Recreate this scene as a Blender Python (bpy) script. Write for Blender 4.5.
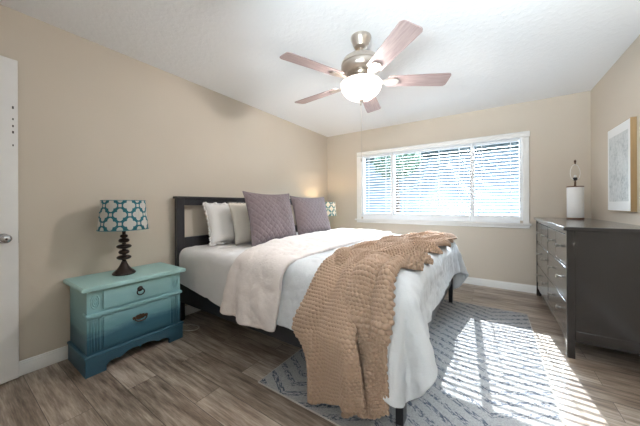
import bpy, math, random
import numpy as np
from mathutils import Matrix, Vector

for o in list(bpy.data.objects):
    bpy.data.objects.remove(o)
SC = bpy.context.scene
COL = SC.collection
random.seed(7)
rng = np.random.default_rng(7)
PI = math.pi

# room: x from headboard wall (0) to dresser wall (W), y towards the window wall (D), z up
W, D, H = 3.597, 4.2248, 2.44
Y0 = -0.52

# ------------------------------------------------------------------ camera
cam_d = bpy.data.cameras.new('camera')
cam = bpy.data.objects.new('camera', cam_d)
COL.objects.link(cam)
YAW, ROLL, FPX = 0.5877, -0.0049, 257.6
fwd = Vector((-math.sin(YAW), math.cos(YAW), 0))
rt = Vector((math.cos(YAW), math.sin(YAW), 0))
up = Vector((0, 0, 1))
rt2 = rt * math.cos(ROLL) + up * math.sin(ROLL)
up2 = up * math.cos(ROLL) - rt * math.sin(ROLL)
m = Matrix((rt2, up2, -fwd)).transposed().to_4x4()
m.translation = Vector((2.637, 0.0, 1.1343))
cam.matrix_world = m
cam_d.sensor_width = 36
cam_d.sensor_fit = 'HORIZONTAL'
cam_d.lens = FPX / 640 * 36
cam_d.shift_y = -8.28 / 640
cam_d.clip_start = 0.02
SC.camera = cam

# ------------------------------------------------------------------ world, sun, big lights, exposure
world = bpy.data.worlds.new('world')
SC.world = world
world.use_nodes = True
bg = world.node_tree.nodes['Background']
bg.inputs[0].default_value = (0.50, 0.70, 1.0, 1)
bg.inputs[1].default_value = 0.5

sun_d = bpy.data.lights.new('sun', 'SUN')
sun_d.energy = 9.0
sun_d.angle = 0.006
sun_d.color = (1.0, 1.0, 1.0)
sun = bpy.data.objects.new('sun', sun_d)
COL.objects.link(sun)
sun.rotation_euler = Vector((0.08, -1.0, -0.75)).to_track_quat('-Z', 'Y').to_euler()


def area(name, loc, target, sx, sy, watts, color):
    d = bpy.data.lights.new(name, 'AREA')
    d.shape = 'RECTANGLE'
    d.size, d.size_y = sx, sy
    d.energy = watts
    d.color = color
    o = bpy.data.objects.new(name, d)
    COL.objects.link(o)
    o.location = loc
    o.rotation_euler = (Vector(target) - Vector(loc)).to_track_quat('-Z', 'Y').to_euler()
    return o


# bright open sky high above the yard, and fill lamps added behind the camera
area('sky_light', (1.85, 8.4, 4.6), (1.85, 4.2, 1.4), 7.0, 2.6, 2300, (0.74, 0.87, 1.0))
area('hall_fill', (-0.55, -1.7, 1.6), (2.0, 2.4, 1.6), 1.0, 1.6, 8, (0.92, 0.96, 1.0))  # added lamp beyond the doorway, lifts the dim room
area('rear_fill', (2.8, -1.5, 1.65), (2.55, 2.0, 1.25), 1.7, 1.3, 8, (0.86, 0.94, 1.0))  # added fill lamp outside the made-up rear window
area('rear_fill_up', (2.75, -1.7, 0.3), (2.5, 0.9, 2.44), 1.9, 1.2, 420, (0.84, 0.93, 1.0))  # added lamp aimed up through the made-up window to brighten the ceiling

SC.view_settings.view_transform = 'Standard'
SC.view_settings.look = 'None'
SC.view_settings.exposure = 1.14
SC.view_settings.gamma = 1.0
SC.view_settings.use_curve_mapping = False


# ------------------------------------------------------------------ material helpers
def srgb(r, g, b):
    def f(c):
        c /= 255.0
        return c / 12.92 if c <= 0.04045 else ((c + 0.055) / 1.055) ** 2.4
    return (f(r), f(g), f(b), 1)


class NT:
    """small wrapper for building node trees"""
    def __init__(self, name):
        self.m = bpy.data.materials.new(name)
        self.m.use_nodes = True
        self.t = self.m.node_tree
        self.p = self.t.nodes['Principled BSDF']

    def n(self, kind, **kw):
        nd = self.t.nodes.new(kind)
        for k, v in kw.items():
            setattr(nd, k, v)
        return nd

    def l(self, a, b):
        self.t.links.new(a, b)

    def put(self, sock, v):
        if hasattr(v, 'is_linked') or isinstance(v, bpy.types.NodeSocket):
            self.l(v, sock)
        else:
            sock.default_value = v

    def math(self, op, a, b=0.0, c=0.0):
        nd = self.n('ShaderNodeMath', operation=op)
        self.put(nd.inputs[0], a)
        self.put(nd.inputs[1], b)
        if len(nd.inputs) > 2:
            self.put(nd.inputs[2], c)
        return nd.outputs[0]

    def mix(self, f, a, b):
        nd = self.n('ShaderNodeMix', data_type='RGBA')
        self.put(nd.inputs[0], f)
        self.put(nd.inputs[6], a)
        self.put(nd.inputs[7], b)
        return nd.outputs[2]

    def coord(self, which='Object'):
        return self.n('ShaderNodeTexCoord').outputs[which]

    def mapping(self, vec, scale=(1, 1, 1), loc=(0, 0, 0), rot=(0, 0, 0)):
        nd = self.n('ShaderNodeMapping')
        self.l(vec, nd.inputs[0])
        nd.inputs[1].default_value = loc
        nd.inputs[2].default_value = rot
        nd.inputs[3].default_value = scale
        return nd.outputs[0]

    def noise(self, vec, scale, detail=3, rough=0.5, out=0):
        nd = self.n('ShaderNodeTexNoise')
        self.l(vec, nd.inputs['Vector'])
        nd.inputs['Scale'].default_value = scale
        nd.inputs['Detail'].default_value = detail
        nd.inputs['Roughness'].default_value = rough
        return nd.outputs[out]

    def ramp(self, f, stops, interp='LINEAR'):
        nd = self.n('ShaderNodeValToRGB')
        cr = nd.color_ramp
        cr.interpolation = interp
        while len(cr.elements) < len(stops):
            cr.elements.new(0.5)
        for e, (p, c) in zip(cr.elements, stops):
            e.position = p
            e.color = c
        self.put(nd.inputs[0], f)
        return nd.outputs[0]

    def sep(self, vec):
        nd = self.n('ShaderNodeSeparateXYZ')
        self.l(vec, nd.inputs[0])
        return nd.outputs

    def bump(self, h, strength=0.3, dist=0.01):
        nd = self.n('ShaderNodeBump')
        nd.inputs['Strength'].default_value = strength
        nd.inputs['Distance'].default_value = dist
        self.l(h, nd.inputs['Height'])
        self.l(nd.outputs[0], self.p.inputs['Normal'])

    def base(self, c):
        self.put(self.p.inputs['Base Color'], c)

    def set(self, rough=0.5, metal=0.0, spec=None, sheen=None, trans=None):
        self.p.inputs['Roughness'].default_value = rough
        self.p.inputs['Metallic'].default_value = metal
        if spec is not None:
            self.p.inputs['Specular IOR Level'].default_value = spec
        if sheen is not None:
            self.p.inputs['Sheen Weight'].default_value = sheen
        return self


def plain(name, col, rough=0.5, metal=0.0, var=0.06, scale=6.0, bump=0.0, bscale=80.0, spec=None, sheen=None):
    t = NT(name)
    v = t.coord()
    n = t.noise(v, scale, 3)
    dk = tuple(c * (1 - var) for c in col[:3]) + (1,)
    lt = tuple(min(1, c * (1 + var)) for c in col[:3]) + (1,)
    t.base(t.ramp(n, [(0.3, dk), (0.7, lt)]))
    t.set(rough, metal, spec, sheen)
    if bump:
        t.bump(t.noise(v, bscale, 4), bump, 0.004)
    return t.m


def wall_mat():
    t = NT('tan_wall_paint')
    v = t.coord()
    n = t.noise(v, 1.3, 2)
    t.base(t.ramp(n, [(0.3, srgb(208, 196, 180)), (0.7, srgb(212, 200, 184))]))
    t.set(0.75)
    t.bump(t.noise(v, 55, 4), 0.12, 0.004)
    return t.m


def ceiling_mat():
    t = NT('white_ceiling_paint')
    v = t.coord()
    t.base(srgb(244, 244, 244))
    t.set(0.85)
    n = t.noise(v, 28, 4, 0.6)
    t.bump(t.ramp(n, [(0.45, (0, 0, 0, 1)), (0.62, (1, 1, 1, 1))]), 0.25, 0.004)
    return t.m


def floor_mat():
    # long grey-brown planks running along x
    t = NT('grey_brown_planks')
    v = t.coord()
    br = t.n('ShaderNodeTexBrick', offset=0.37, offset_frequency=2, squash=1.0)
    t.l(v, br.inputs['Vector'])
    br.inputs['Scale'].default_value = 1.0
    br.inputs['Brick Width'].default_value = 1.22
    br.inputs['Row Height'].default_value = 0.165
    br.inputs['Mortar Size'].default_value = 0.0016
    br.inputs['Mortar Smooth'].default_value = 0.4
    br.inputs['Color1'].default_value = (0, 0, 0, 1)
    br.inputs['Color2'].default_value = (1, 1, 1, 1)
    br.inputs['Mortar'].default_value = (0.5, 0.5, 0.5, 1)
    tone = t.n('ShaderNodeRGBToBW')
    t.l(br.outputs['Color'], tone.inputs[0])
    tv = tone.outputs[0]
    comb = t.n('ShaderNodeCombineXYZ')
    xyz = t.sep(v)
    t.l(t.math('ADD', xyz[0], t.math('MULTIPLY', tv, 7.3)), comb.inputs[0])
    t.l(xyz[1], comb.inputs[1])
    t.l(t.math('MULTIPLY', tv, 3.1), comb.inputs[2])
    g1 = t.noise(t.mapping(comb.outputs[0], (1.9, 20, 1)), 1.7, 7, 0.68)
    g2 = t.noise(t.mapping(comb.outputs[0], (5, 90, 1)), 1.5, 3, 0.6)
    knots = t.noise(t.mapping(comb.outputs[0], (2.2, 7, 1)), 1.4, 2, 0.5)
    f = t.math('ADD', t.math('MULTIPLY', g1, 0.62), t.math('MULTIPLY', g2, 0.26))
    f = t.math('ADD', f, t.math('MULTIPLY', t.math('SUBTRACT', tv, 0.5), 0.12))
    f = t.math('ADD', f, t.math('MULTIPLY', t.math('SUBTRACT', knots, 0.5), 0.25))
    c = t.ramp(f, [(0.27, srgb(88, 72, 61)), (0.41, srgb(144, 127, 112)), (0.52, srgb(180, 164, 149)), (0.66, srgb(212, 200, 188))])
    c = t.mix(br.outputs['Fac'], c, srgb(60, 49, 42))
    t.base(c)
    t.set(0.32, spec=0.6)
    t.bump(t.math('SUBTRACT', t.math('MULTIPLY', g2, 0.4), br.outputs['Fac']), 0.25, 0.002)
    return t.m


def rug_mat():
    # grey rug, broken navy dashes laid in nested diamonds
    t = NT('grey_rug_with_navy_dashes')
    v = t.coord()
    xyz = t.sep(v)
    wob = t.noise(v, 9, 2)
    # x runs over the width (1.55) about the middle
    tri = t.math('PINGPONG', t.math('ADD', xyz[0], 10 * 0.52 + 0.05), 0.52)
    u = t.math('ADD', xyz[1], t.math('MULTIPLY', tri, 0.62))
    u = t.math('ADD', u, t.math('MULTIPLY', wob, 0.018))
    s = t.math('FRACT', t.math('DIVIDE', u, 0.098))
    stripe = t.math('LESS_THAN', s, 0.42)
    w = t.math('SUBTRACT', xyz[0], t.math('MULTIPLY', xyz[1], 0.35))
    row = t.math('FLOOR', t.math('DIVIDE', u, 0.098))
    cmb = t.n('ShaderNodeCombineXYZ')
    t.l(t.math('MULTIPLY', xyz[0], 55), cmb.inputs[0])
    t.l(t.math('MULTIPLY', u, 90), cmb.inputs[1])
    t.l(t.math('MULTIPLY', row, 5.7), cmb.inputs[2])
    dash = t.math('GREATER_THAN', t.noise(cmb.outputs[0], 1.0, 2, 0.6), 0.505)
    m_ = t.math('MULTIPLY', stripe, dash)
    fine = t.noise(v, 160, 2)
    ground = t.ramp(fine, [(0.3, srgb(156, 154, 153)), (0.7, srgb(184, 182, 181))])
    navy = t.ramp(t.noise(v, 25, 3), [(0.3, srgb(82, 88, 100)), (0.7, srgb(122, 127, 136))])
    t.base(t.mix(m_, ground, navy))
    t.set(0.95, spec=0.1)
    t.bump(t.math('ADD', fine, t.math('MULTIPLY', m_, -0.6)), 0.5, 0.004)
    return t.m


def paint_mat(name, col, rough=0.35, grain=0.25):
    # dark stained wood with faint vertical grain
    t = NT(name)
    v = t.coord()
    n = t.noise(t.mapping(v, (14, 14, 1.2)), 2.2, 5, 0.6)
    dk = tuple(c * (1 - grain) for c in col[:3]) + (1,)
    lt = tuple(c * (1 + grain) for c in col[:3]) + (1,)
    t.base(t.ramp(n, [(0.3, dk), (0.7, lt)]))
    t.set(rough)
    t.bump(n, 0.05, 0.002)
    return t.m


def ombre_mat():
    # paint that fades from seafoam at the top to deep teal at the floor
    t = NT('ombre_teal_paint')
    v = t.coord()
    z = t.sep(v)[2]
    wob = t.noise(t.mapping(v, (1, 2.5, 9)), 3.0, 4, 0.6)
    z2 = t.math('ADD', z, t.math('MULTIPLY', t.math('SUBTRACT', wob, 0.5), 0.10))
    c = t.ramp(t.math('DIVIDE', z2, 0.6), [(0.05, srgb(48, 84, 102)), (0.40, srgb(62, 108, 126)), (0.49, srgb(108, 156, 166)),
                                           (0.62, srgb(136, 180, 186)), (0.80, srgb(148, 190, 192)), (0.96, srgb(168, 206, 202))])
    t.base(c)
    t.set(0.42)
    t.bump(t.noise(v, 60, 3), 0.05, 0.002)
    return t.m


def fabric(name, col, weave=260.0, crinkle=0.0, rough=0.9, cscale=22, stretch=(1, 1, 1), var=0.04):
    t = NT(name)
    v = t.coord()
    n = t.noise(v, 5, 3)
    dk = tuple(c * (1 - var) for c in col[:3]) + (1,)
    t.base(t.ramp(n, [(0.3, dk), (0.7, col)]))
    t.set(rough, spec=0.15, sheen=0.15)
    h = t.math('MULTIPLY', t.noise(v, weave, 2), 0.25)
    if crinkle:
        h = t.math('ADD', h, t.math('MULTIPLY', t.noise(t.mapping(v, stretch), cscale, 4, 0.6), crinkle))
    t.bump(h, 0.6, 0.008)
    return t.m


def metal(name, col, rough=0.3):
    return plain(name, col, rough, 1.0, 0.04)


M = {}
M['wall'] = wall_mat()
M['ceiling'] = ceiling_mat()
M['floor'] = floor_mat()
M['rug'] = rug_mat()
M['rug_edge'] = fabric('pale_rug_binding', srgb(196, 190, 182))
M['trim'] = plain('white_trim_paint', srgb(240, 238, 234), 0.4, var=0.015)
M['frame_white'] = plain('white_vinyl', srgb(244, 246, 248), 0.35, var=0.01)
M['door'] = plain('white_door_paint', srgb(232, 230, 227), 0.45, var=0.02)
M['chip'] = plain('dark_paint_chip', srgb(70, 64, 58), 0.6)
M['black_wood'] = paint_mat('black_brown_wood', srgb(44, 44, 48), 0.32, 0.2)
M['espresso'] = paint_mat('dark_espresso_wood', srgb(42, 39, 39), 0.25, 0.12)
for nd in M['espresso'].node_tree.nodes:
    if nd.type == 'BSDF_PRINCIPLED':
        nd.inputs['Coat Weight'].default_value = 0.8
        nd.inputs['Coat Roughness'].default_value = 0.15
M['ombre'] = ombre_mat()
M['dark_bronze'] = plain('dark_bronze', srgb(50, 40, 36), 0.35, 0.6, 0.15, 30)
M['old_brass'] = plain('antique_brass', srgb(96, 74, 58), 0.4, 0.8, 0.2, 40)
M['nickel'] = metal('brushed_nickel', srgb(190, 182, 172), 0.28)
M['chrome'] = metal('satin_chrome', srgb(200, 200, 202), 0.2)
M['brass'] = metal('polished_brass', srgb(200, 160, 96), 0.25)
M['sheet'] = fabric('white_cotton_sheet', srgb(236, 232, 230), crinkle=0.9, cscale=14)
M['duvet'] = fabric('white_crinkled_duvet', srgb(220, 221, 223), crinkle=1.6, cscale=26, stretch=(1, 0.45, 0.45))
M['duvet_fold'] = fabric('pinkish_white_duvet_underside', srgb(236, 225, 219), crinkle=1.3, cscale=20)
M['pillow_white'] = fabric('white_pillow_cotton', srgb(238, 235, 232), crinkle=1.0, cscale=9)
M['pillow_cream'] = fabric('cream_pillow_linen', srgb(230, 222, 210), crinkle=0.8, cscale=16)
M['mauve'] = fabric('mauve_grey_quilted_velvet', srgb(128, 115, 117), crinkle=0.5, cscale=30, var=0.1)
M['knit'] = fabric('tan_chunky_knit', srgb(180, 152, 130), weave=330, var=0.12)
M['mattress'] = fabric('mattress_ticking', srgb(225, 225, 225))
M['fan_steel'] = metal('fan_brushed_nickel', srgb(206, 196, 186), 0.32)
M['socket_black'] = plain('black_plastic', srgb(25, 25, 25), 0.5)
M['ceramic'] = plain('white_ceramic', srgb(235, 233, 230), 0.45, var=0.02, bump=0.15, bscale=120)
M['lampwood'] = paint_mat('brown_wood_disc', srgb(108, 76, 56), 0.45, 0.2)
M['oak'] = paint_mat('oak_frame_wood', srgb(176, 146, 104), 0.5, 0.18)
M['cord'] = plain('pale_cord_rubber', srgb(200, 196, 190), 0.5)
M['fence_wall'] = plain('pale_stucco', srgb(140, 158, 178), 0.9, var=0.08, scale=3)
M['eave'] = plain('dark_eave_paint', srgb(60, 72, 76), 0.8)
M['roof'] = plain('grey_roof_shingle', srgb(110, 108, 106), 0.9, var=0.2, scale=20)
M['leaf'] = plain('dark_green_leaf', srgb(56, 84, 60), 0.7, var=0.3, scale=15)
M['bark'] = plain('brown_bark', srgb(86, 70, 56), 0.9, var=0.3, scale=15)
M['grass_ground'] = plain('dry_yard_ground', srgb(150, 146, 130), 0.95, var=0.15, scale=3)
M['hall'] = plain('hall_wall_paint', srgb(220, 212, 200), 0.8, var=0.02)


def blade_mat():
    t = NT('washed_walnut_blade')
    v = t.coord('UV')
    n = t.noise(t.mapping(v, (3, 40, 1)), 2.0, 5, 0.6)
    t.base(t.ramp(n, [(0.3, srgb(150, 128, 126)), (0.7, srgb(182, 162, 158))]))
    t.set(0.5)
    return t.m


M['blade'] = blade_mat()


def bowl_mat():
    t = NT('lit_frosted_glass')
    v = t.coord()
    n = t.noise(v, 9, 3)
    t.base(srgb(150, 142, 132))
    t.set(0.35)
    t.l(t.ramp(n, [(0.3, srgb(255, 234, 208)), (0.7, srgb(255, 246, 232))]), t.p.inputs['Emission Color'])
    t.p.inputs['Emission Strength'].default_value = 0.36
    tp = t.n('ShaderNodeBsdfTransparent')
    tp.inputs[0].default_value = (1.0, 0.97, 0.93, 1)
    mx = t.n('ShaderNodeMixShader')
    mx.inputs[0].default_value = 0.3
    t.l(t.p.outputs[0], mx.inputs[1])
    t.l(tp.outputs[0], mx.inputs[2])
    t.l(mx.outputs[0], t.t.nodes['Material Output'].inputs[0])
    return t.m


M['bowl'] = bowl_mat()


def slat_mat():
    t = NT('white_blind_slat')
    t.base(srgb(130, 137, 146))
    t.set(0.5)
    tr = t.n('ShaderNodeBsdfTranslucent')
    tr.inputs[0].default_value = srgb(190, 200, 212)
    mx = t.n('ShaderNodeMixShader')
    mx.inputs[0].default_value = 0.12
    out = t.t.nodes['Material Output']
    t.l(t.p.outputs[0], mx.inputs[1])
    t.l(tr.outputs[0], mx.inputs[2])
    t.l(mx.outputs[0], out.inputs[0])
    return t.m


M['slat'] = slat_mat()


def glass_mat():
    t = NT('window_glass')
    gl = t.n('ShaderNodeBsdfGlossy')
    gl.inputs['Roughness'].default_value = 0.02
    tp = t.n('ShaderNodeBsdfTransparent')
    tp.inputs[0].default_value = (0.93, 0.96, 0.97, 1)
    fr = t.n('ShaderNodeFresnel')
    fr.inputs[0].default_value = 1.45
    mx = t.n('ShaderNodeMixShader')
    t.l(fr.outputs[0], mx.inputs[0])
    t.l(tp.outputs[0], mx.inputs[1])
    t.l(gl.outputs[0], mx.inputs[2])
    t.l(mx.outputs[0], t.t.nodes['Material Output'].inputs[0])
    return t.m


M['glass'] = glass_mat()


def shade_mat(name, lit=0.0):
    # teal quatrefoil trellis on white linen, from the shade's own unwrap
    t = NT(name)
    uv = t.sep(t.coord('UV'))

    def quad(du, dv):
        px = t.math('ABSOLUTE', t.math('SUBTRACT', t.math('FRACT', t.math('ADD', uv[0], du)), 0.5))
        py = t.math('ABSOLUTE', t.math('SUBTRACT', t.math('FRACT', t.math('ADD', uv[1], dv)), 0.5))

        def dist(a, b, r):
            q = t.math('ADD', t.math('POWER', t.math('SUBTRACT', px, a), 2.0), t.math('POWER', t.math('SUBTRACT', py, b), 2.0))
            return t.math('SUBTRACT', t.math('SQRT', q), r)
        return t.math('MINIMUM', t.math('MINIMUM', dist(0.19, 0, 0.15), dist(0, 0.19, 0.15)), dist(0, 0, 0.225))

    def small(du, dv):
        px = t.math('ABSOLUTE', t.math('SUBTRACT', t.math('FRACT', t.math('ADD', uv[0], du)), 0.5))
        py = t.math('ABSOLUTE', t.math('SUBTRACT', t.math('FRACT', t.math('ADD', uv[1], dv)), 0.5))
        return t.math('SUBTRACT', t.math('MAXIMUM', px, py), 0.085)
    q = t.math('MINIMUM', quad(0, 0), quad(0.5, 0.5))
    q = t.math('MINIMUM', q, t.math('MINIMUM', small(0.5, 0), small(0, 0.5)))
    mask = t.math('GREATER_THAN', q, 0.0)
    c = t.mix(mask, srgb(232, 230, 224), srgb(62, 132, 146))
    t.base(c)
    t.set(0.85)
    tr = t.n('ShaderNodeBsdfTranslucent')
    t.l(c, tr.inputs[0])
    mx = t.n('ShaderNodeMixShader')
    mx.inputs[0].default_value = 0.4
    t.l(t.p.outputs[0], mx.inputs[1])
    t.l(tr.outputs[0], mx.inputs[2])
    t.l(mx.outputs[0], t.t.nodes['Material Output'].inputs[0])
    return t.m


M['shade'] = shade_mat('teal_trellis_shade')
M['shade_lining'] = fabric('shade_trim', srgb(96, 150, 158))


def art_mat():
    t = NT('pale_grey_abstract_print')
    v = t.coord()
    n1 = t.noise(v, 38, 5, 0.75)
    n2 = t.noise(v, 5, 3, 0.6)
    xyz = t.sep(v)
    c = t.ramp(t.math('ADD', t.math('MULTIPLY', n1, 0.6), t.math('MULTIPLY', n2, 0.4)),
               [(0.36, srgb(158, 163, 163)), (0.47, srgb(200, 202, 200)), (0.6, srgb(216, 217, 215))])
    inner = t.math('MULTIPLY', t.math('LESS_THAN', t.math('ABSOLUTE', t.math('ADD', xyz[1], 0.0)), 0.205),
                   t.math('LESS_THAN', t.math('ABSOLUTE', t.math('SUBTRACT', xyz[2], 0.38)), 0.295))
    t.base(t.mix(inner, srgb(236, 236, 234), c))
    t.set(0.6)
    return t.m


M['art'] = art_mat()


# ------------------------------------------------------------------ mesh helpers
class MB:
    """collects shapes (world coordinates) and links them as ONE mesh object"""
    def __init__(self):
        self.v, self.f, self.uv = [], [], {}

    def add(self, verts, faces, uvs=None):
        o = len(self.v)
        self.v += [tuple(p) for p in verts]
        for i, f in enumerate(faces):
            if uvs is not None:
                self.uv[len(self.f)] = [uvs[k] for k in f]
            self.f.append(tuple(k + o for k in f))
        return self

    def box(self, x0, x1, y0, y1, z0, z1, mat=None):
        vs = [(x, y, z) for z in (z0, z1) for y in (y0, y1) for x in (x0, x1)]
        if mat is not None:
            vs = [tuple(mat @ Vector(p)) for p in vs]
        return self.add(vs, [(0, 2, 3, 1), (4, 5, 7, 6), (0, 1, 5, 4), (2, 6, 7, 3), (0, 4, 6, 2), (1, 3, 7, 5)])

    def prism(self, pts, axis, a, b):
        """polygon pts in the two other axes, extruded along axis from a to b"""
        n = len(pts)

        def mk(p, q):
            if axis == 'x':
                return (q, p[0], p[1])
            if axis == 'y':
                return (p[0], q, p[1])
            return (p[0], p[1], q)
        vs = [mk(p, a) for p in pts] + [mk(p, b) for p in pts]
        fs = [tuple(range(n))[::-1], tuple(range(n, 2 * n))] + [(i, (i + 1) % n, n + (i + 1) % n, n + i) for i in range(n)]
        return self.add(vs, fs)

    def lathe(self, prof, c, n=32, mat=None, cap=True, uvu=1.0, axis='z'):
        vs, fs, uvs = [], [], []
        L = [0.0]
        for a, b in zip(prof[:-1], prof[1:]):
            L.append(L[-1] + math.dist(a, b))
        for j, (r_, z) in enumerate(prof):
            for i in range(n + 1):
                a = 2 * PI * i / n
                p = Vector((r_ * math.cos(a), r_ * math.sin(a), z))
                if axis == 'x':
                    p = Vector((p.z, p.x, p.y))
                elif axis == 'y':
                    p = Vector((p.y, p.z, p.x))
                if mat is not None:
                    p = mat @ p
                vs.append((p.x + c[0], p.y + c[1], p.z + c[2]))
                uvs.append((uvu * i / n, L[j]))
        k = n + 1
        for j in range(len(prof) - 1):
            for i in range(n):
                fs.append((j * k + i, j * k + i + 1, (j + 1) * k + i + 1, (j + 1) * k + i))
        if cap:
            if prof[0][0] > 1e-5:
                fs.append(tuple(range(n))[::-1])
            if prof[-1][0] > 1e-5:
                fs.append(tuple((len(prof) - 1) * k + i for i in range(n)))
        return self.add(vs, fs, uvs)

    def tube(self, pts, r, n=8, closed=False):
        pts = [Vector(p) for p in pts]
        N = len(pts)
        vs, fs = [], []
        ref = None
        for i, p in enumerate(pts):
            if closed:
                tdir = (pts[(i + 1) % N] - pts[i - 1]).normalized()
            else:
                tdir = (pts[min(i + 1, N - 1)] - pts[max(i - 1, 0)]).normalized()
            if ref is None:
                ref = Vector((0, 0, 1)) if abs(tdir.z) < 0.9 else Vector((1, 0, 0))
            s = tdir.cross(ref).normalized()
            ref = s.cross(tdir).normalized()
            rr = r[i] if isinstance(r, (list, tuple)) else r
            for k in range(n):
                a = 2 * PI * k / n
                vs.append(tuple(p + s * (rr * math.cos(a)) + ref * (rr * math.sin(a))))
        for i in range(N if closed else N - 1):
            for k in range(n):
                a, b = i * n + k, i * n + (k + 1) % n
                j = (i + 1) % N
                fs.append((a, b, j * n + (k + 1) % n, j * n + k))
        if not closed:
            fs.append(tuple(range(n))[::-1])
            fs.append(tuple((N - 1) * n + k for k in range(n)))
        return self.add(vs, fs)

    def grid(self, P, flip=False):
        """P: array (a,b,3)"""
        a, b = P.shape[:2]
        vs = P.reshape(-1, 3).tolist()
        fs = []
        for i in range(a - 1):
            for j in range(b - 1):
                q = (i * b + j, i * b + j + 1, (i + 1) * b + j + 1, (i + 1) * b + j)
                fs.append(q[::-1] if flip else q)
        return self.add(vs, fs)

    def build(self, name, mat, parent=None, bevel=0.0, smooth=None, seg=2, origin=None):
        me = bpy.data.meshes.new(name)
        if parent is not None:
            off = world_loc(parent)
        else:
            off = Vector(origin) if origin is not None else Vector((0, 0, 0))
        me.from_pydata([(x - off.x, y - off.y, z - off.z) for x, y, z in self.v], [], self.f)
        if self.uv:
            ul = me.uv_layers.new(name='UVMap')
            for pi, uvs in self.uv.items():
                for li, q in zip(me.polygons[pi].loop_indices, uvs):
                    ul.data[li].uv = q
        me.materials.append(M[mat])
        o = bpy.data.objects.new(name, me)
        COL.objects.link(o)
        if parent is not None:
            o.parent = parent
        else:
            o.location = off
        if smooth is not None:
            me.shade_smooth()
            if smooth < 180:
                me.set_sharp_from_angle(angle=math.radians(smooth))
        if bevel:
            md = o.modifiers.new('bevel', 'BEVEL')
            md.width = bevel
            md.segments = seg
            md.limit_method = 'ANGLE'
            md.angle_limit = math.radians(40)
            md.use_clamp_overlap = True
            if smooth is None:
                me.shade_smooth()
                me.set_sharp_from_angle(angle=math.radians(35))
        return o


def world_loc(o):
    v = Vector((0, 0, 0))
    while o is not None:
        v = v + o.location
        o = o.parent
    return v


def tag(o, label=None, cat=None, group=None, kind=None):
    if label:
        o['label'] = label
    if cat:
        o['category'] = cat
    if group:
        o['group'] = group
    if kind:
        o['kind'] = kind
    return o


def thing(name, label, cat, loc, group=None):
    o = bpy.data.objects.new(name, None)
    o.empty_display_size = 0.05
    COL.objects.link(o)
    o.location = loc
    return tag(o, label, cat, group)


def copy_tree(o, parent=None):
    c = o.copy()
    COL.objects.link(c)
    c.parent = parent
    for ch in [q for q in bpy.data.objects if q.parent == o]:
        copy_tree(ch, c)
    return c


def struct(o, label, cat):
    return tag(o, label, cat, None, 'structure')


# ------------------------------------------------------------------ room shell
T = 0.12
struct(MB().box(-2.0, W + T, Y0 - 1.6, D + T, -0.1, 0).build('floor', 'floor'), 'grey-brown wood plank floor', 'floor')
struct(MB().box(-2.0, W + T, Y0 - 1.6, D + T, H, H + 0.1).build('ceiling', 'ceiling'), 'white lightly textured ceiling', 'ceiling')
struct(MB().box(-T, 0, Y0 - T, D + T, 0, H).build('wall_left', 'wall'), 'tan wall behind the headboard', 'wall')
struct(MB().box(W, W + T, Y0 - 1.6, D + T, 0, H).build('wall_right', 'wall'), 'tan wall behind the dark dresser', 'wall')
WX0, WX1, WZ0, WZ1 = 0.70, 2.985, 0.915, 2.005
wb = MB()
wb.box(0, WX0, D, D + T, 0, H).box(WX1, W, D, D + T, 0, H).box(WX0, WX1, D, D + T, 0, WZ0).box(WX0, WX1, D, D + T, WZ1, H)
struct(wb.build('wall_back', 'wall'), 'tan wall with the wide window', 'wall')
wf = MB()
DX0, DX1 = 0.115, 0.945
RX = (2.15, 3.35, 0.9, 2.05)
wf.box(-2.0, DX0, Y0 - T, Y0, 0, H).box(DX1, RX[0], Y0 - T, Y0, 0, H).box(DX0, DX1, Y0 - T, Y0, 2.1, H)
wf.box(RX[1], W, Y0 - T, Y0, 0, H).box(RX[0], RX[1], Y0 - T, Y0, 0, RX[2]).box(RX[0], RX[1], Y0 - T, Y0, RX[3], H)
struct(wf.build('wall_front', 'wall'), 'tan wall behind the camera with the doorway', 'wall')
struct(MB().box(-2.1, -2.0, Y0 - 1.7, Y0, 0, H).box(-2.0, 1.3, Y0 - 1.7, Y0 - 1.6, 0, H).box(1.2, 1.3, Y0 - 1.6, Y0 - T, 0, H).build('wall_hall', 'hall'), 'pale hallway wall beyond the doorway', 'wall')


def baseboard(name, p, q, nrm, label):
    """profile board along p->q on the floor, thickness towards nrm"""
    prof = [(0, 0), (0.014, 0), (0.014, 0.062), (0.011, 0.068), (0.011, 0.078), (0.006, 0.084), (0.006, 0.091), (0.003, 0.096), (0, 0.096)]
    mb = MB()
    p, q, nrm = Vector(p), Vector(q), Vector(nrm)
    vs = [tuple(s + nrm * a + Vector((0, 0, z))) for s in (p, q) for a, z in prof]
    n = len(prof)
    mb.add(vs, [tuple(range(n)), tuple(range(2 * n - 1, n - 1, -1))] + [(i, n + i, n + (i + 1) % n, (i + 1) % n) for i in range(n)])
    struct(mb.build(name, 'trim', smooth=30), label, 'baseboard')


baseboard('baseboard_left', (0, Y0, 0), (0, D, 0), (1, 0, 0), 'white moulded baseboard along the headboard wall')
baseboard('baseboard_back', (0.014, D, 0), (W - 0.014, D, 0), (0, -1, 0), 'white moulded baseboard below the window')
baseboard('baseboard_right', (W, D, 0), (W, Y0, 0), (-1, 0, 0), 'white moulded baseboard along the dresser wall')

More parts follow.
